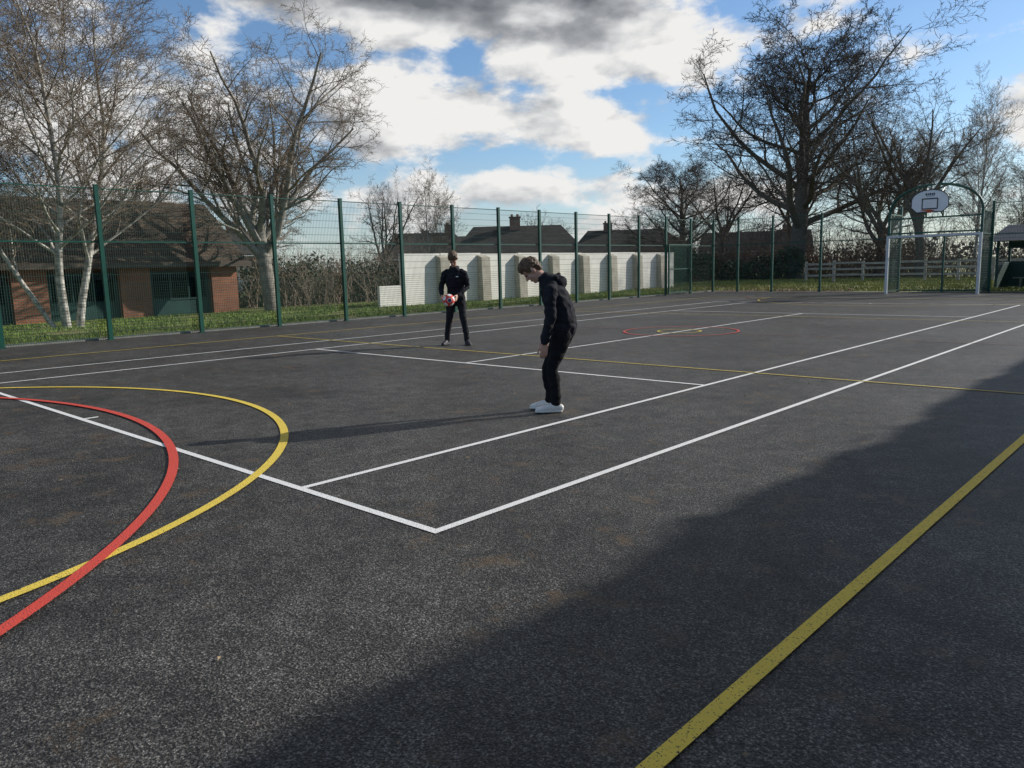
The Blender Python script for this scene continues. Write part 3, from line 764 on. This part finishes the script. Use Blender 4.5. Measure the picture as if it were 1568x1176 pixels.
def shoe(B_,f,l,yaw=0,z0=0):
    c,s_=math.cos(yaw),math.sin(yaw); P=lambda a,b,z_:(f+a*c-b*s_,l+a*s_+b*c,z_+z0)
    B_.chain('shoe',[P(-.055,0,.045),P(.0,0,.05),P(.06,0,.048),P(.12,0,.038),P(.175,0,.03)],[(.036,.042),(.040,.052),(.042,.050),(.046,.036),(.034,.026)])
    B_.chain('shoe',[P(-.06,0,.014),P(.03,0,.014),P(.12,0,.014),P(.19,0,.014)],[(.040,.014),(.042,.014),(.050,.014),(.034,.013)])
def finish(e,eyes,zs=1.0):
    mb=MB()
    for p in eyes:
        n=len(mb.v)
        for ph in (.2,.5,.8):
            for k in range(8):
                th=2*math.pi*k/8; r=.0095; mb.v.append((p.x+r*math.sin(ph*math.pi)*math.cos(th),p.y+r*math.sin(ph*math.pi)*math.sin(th),p.z*zs+r*math.cos(ph*math.pi)))
        for j in range(2):
            for k in range(8): mb.f.append((n+j*8+k,n+(j+1)*8+k,n+(j+1)*8+(k+1)%8,n+j*8+(k+1)%8)); mb.m.append(0)
        mb.f.append(tuple(n+k for k in range(8))); mb.f.append(tuple(n+16+k for k in range(7,-1,-1))); mb.m+=[0,0]
    mb.obj('eyes',[EYE],e,True)
# --- boy in side view, black hoodie, looking down
b=Body(); ey=[]; ZS=.965
b.chain('leg',[(-.09,0,.76),(-.10,0,.84),(-.09,0,.92)],[(.13,.095),(.155,.122),(.15,.115)])
for s_,df in ((1,0),(-1,.06)):
    b.chain('leg',[(-.09,s_*.082,.83),(-.06+df*.3,s_*.088,.70),(-.02+df*.5,s_*.09,.57),(.02+df*.7,s_*.09,.455),(.0+df*.9,s_*.092,.34),(-.015+df,s_*.092,.20),(-.012+df,s_*.092,.105)],
       [(.088,.098),(.080,.090),(.066,.072),(.056,.060),(.054,.062),(.046,.050),(.047,.050)])
    b.chain('skin',[(-.012+df,s_*.092,.12),(-.01+df,s_*.092,.07)],[.035,.036]); shoe(b,-.005+df,s_*.095,s_*.10)
b.chain('top',[(-.095,0,.835),(-.10,0,.87),(-.092,0,.95),(-.07,0,1.05),(-.035,0,1.15),(.0,0,1.25),(.045,0,1.33),(.08,0,1.37)],
   [(.165,.128),(.172,.140),(.166,.142),(.166,.140),(.178,.138),(.178,.125),(.125,.095),(.075,.070)])
b.ell('top',(.0,0,1.37),(.085,.12,.05)); b.ell('top',(-.065,0,1.325),(.075,.105,.085)); b.chain('top',[(-.03,-.11,1.385),(-.06,0,1.40),(-.03,.11,1.385)],[.028,.034,.028])
b.chain('skin',[(.06,0,1.35),(.11,0,1.40),(.16,0,1.43)],[.054,.052,.055])
for s_ in (1,-1):
    b.chain('top',[(.01,s_*.13,1.285),(.02,s_*.19,1.255),(.025,s_*.212,1.13),(.02,s_*.218,1.0),(.045,s_*.21,.90),(.08,s_*.20,.79),(.088,s_*.193,.745)],
      [.065,.066,.060,.054,.050,.044,.038])
    hand(b,(.09,s_*.19,.735),(.04,-s_*.05,-1),(.25,-s_*1,0),(1,0,0),(.25,.35,.3))
head(b,(.198,0,1.46),.86,ey,1.03)
ori=(-1.79,3.19); vr=Vector((ori[0]-3.139,ori[1]+2.711,0)).normalized(); Fd=Vector((-vr.y,vr.x,0))
e=b.build('boy_in_hoodie',ori,Fd,[HOOD,JEAN,SKIN,HAIR,SHOE,LIP],.0068,1.3,ZS); finish(e,ey,ZS)
# --- boy holding football, facing the camera, looking down at it
b=Body(); ey=[]
b.chain('leg',[(-.06,0,.82),(-.06,0,.90),(-.05,0,.98)],[(.13,.10),(.160,.125),(.150,.12)])
for s_,ft in ((1,(.08,.20)),(-1,(-.02,-.20))):
    b.chain('leg',[(-.05,s_*.085,.90),(-.02,s_*.11,.74),(.03+ft[0]*.4,s_*.135,.52),(.0+ft[0]*.7,s_*.16,.38),(-.01+ft[0],ft[1]*.94,.20),(ft[0],ft[1]*.97,.09)],
      [(.095,.10),(.086,.09),(.066,.070),(.062,.066),(.055,.058),(.052,.054)])
    shoe(b,ft[0],ft[1],s_*.35)
b.chain('top',[(-.055,0,.88),(-.05,0,.98),(-.01,0,1.10),(.04,0,1.24),(.075,0,1.36),(.095,0,1.43),(.11,0,1.48)],
   [(.172,.135),(.170,.135),(.168,.125),(.182,.13),(.180,.12),(.13,.09),(.07,.065)])
b.ell('top',(.05,0,1.47),(.06,.10,.05))
b.chain('skin',[(.10,0,1.47),(.15,0,1.53),(.18,0,1.565)],[.056,.053,.055])
bc=Vector((.36,-.09,.87)); br=.115
for s_ in (1,-1):
    wr=Vector((.235,-.09+s_*.140,.94))
    el_=Vector((.03,s_*.250+(-.02),1.10))
    b.chain('top',[(.075,s_*.13,1.39),(.075,s_*.182,1.355),(.055,s_*.222,1.24),tuple(el_),tuple(el_.lerp(wr,.45)),tuple(el_.lerp(wr,.88))],[.064,.066,.058,.052,.047,.039])
    b.chain('skin',[tuple(el_.lerp(wr,.8)),tuple(wr)],[.028,.027])
    hand(b,wr,(bc+Vector((.02,s_*.135,-.02))-wr),(0,-s_,0),(0,0,1) ,(.3,.4,.35),.5)
head(b,(.225,0,1.64),.95,ey,1.12)
ori=(-7.77,7.46); Fd=Vector((3.139-ori[0],-2.711-ori[1],0)).normalized()
Fd=Matrix.Rotation(-.12,3,'Z')@Fd
e=b.build('boy_holding_football',ori,Fd,[HOOD,TRK,SKIN,HAIR,SHOE2,LIP],.0075,5.1); finish(e,ey)
mb=MB(); mb.box((.172,.06,1.30),(.02,.045,.018)); lo=mb.obj('chest_logo',[WHT],e)
Lv=UP.cross(Fd); bw=Vector((ori[0],ori[1],.006))+Fd*bc.x+Lv*bc.y+UP*bc.z
bm=bmesh.new(); bmesh.ops.create_icosphere(bm,subdivisions=4,radius=br); me=bpy.data.meshes.new('football'); bm.to_mesh(me); bm.free()
bm2=bmesh.new(); bmesh.ops.create_icosphere(bm2,subdivisions=1,radius=1); cen=[v.co.copy().normalized() for v in bm2.verts]; fc=[f.calc_center_median().normalized() for f in bm2.faces]; bm2.free()
BR=simple('ball_red',(.70,.06,.04),.4,.1,30); BW=simple('ball_white',(.8,.8,.8),.4,.1,30); BB=simple('ball_navy',(.03,.04,.12),.4,.1,30)
for m in (BR,BW,BB): me.materials.append(m)
for p in me.polygons:
    c=p.center.normalized(); dv=[c.dot(q) for q in cen]; mx=max(dv)
    p.material_index=(2 if mx>.955 and dv.index(mx)%3==0 else (1 if mx>.92 else 0)); p.use_smooth=True
o=bpy.data.objects.new('football',me); o.location=bw; o.rotation_euler=(.4,.2,.7); col.objects.link(o)
for v in me.vertices:
    c=v.co.normalized(); dv=sorted([c.dot(q) for q in fc],reverse=True)
    if dv[0]-dv[1]<.012: v.co*=.988
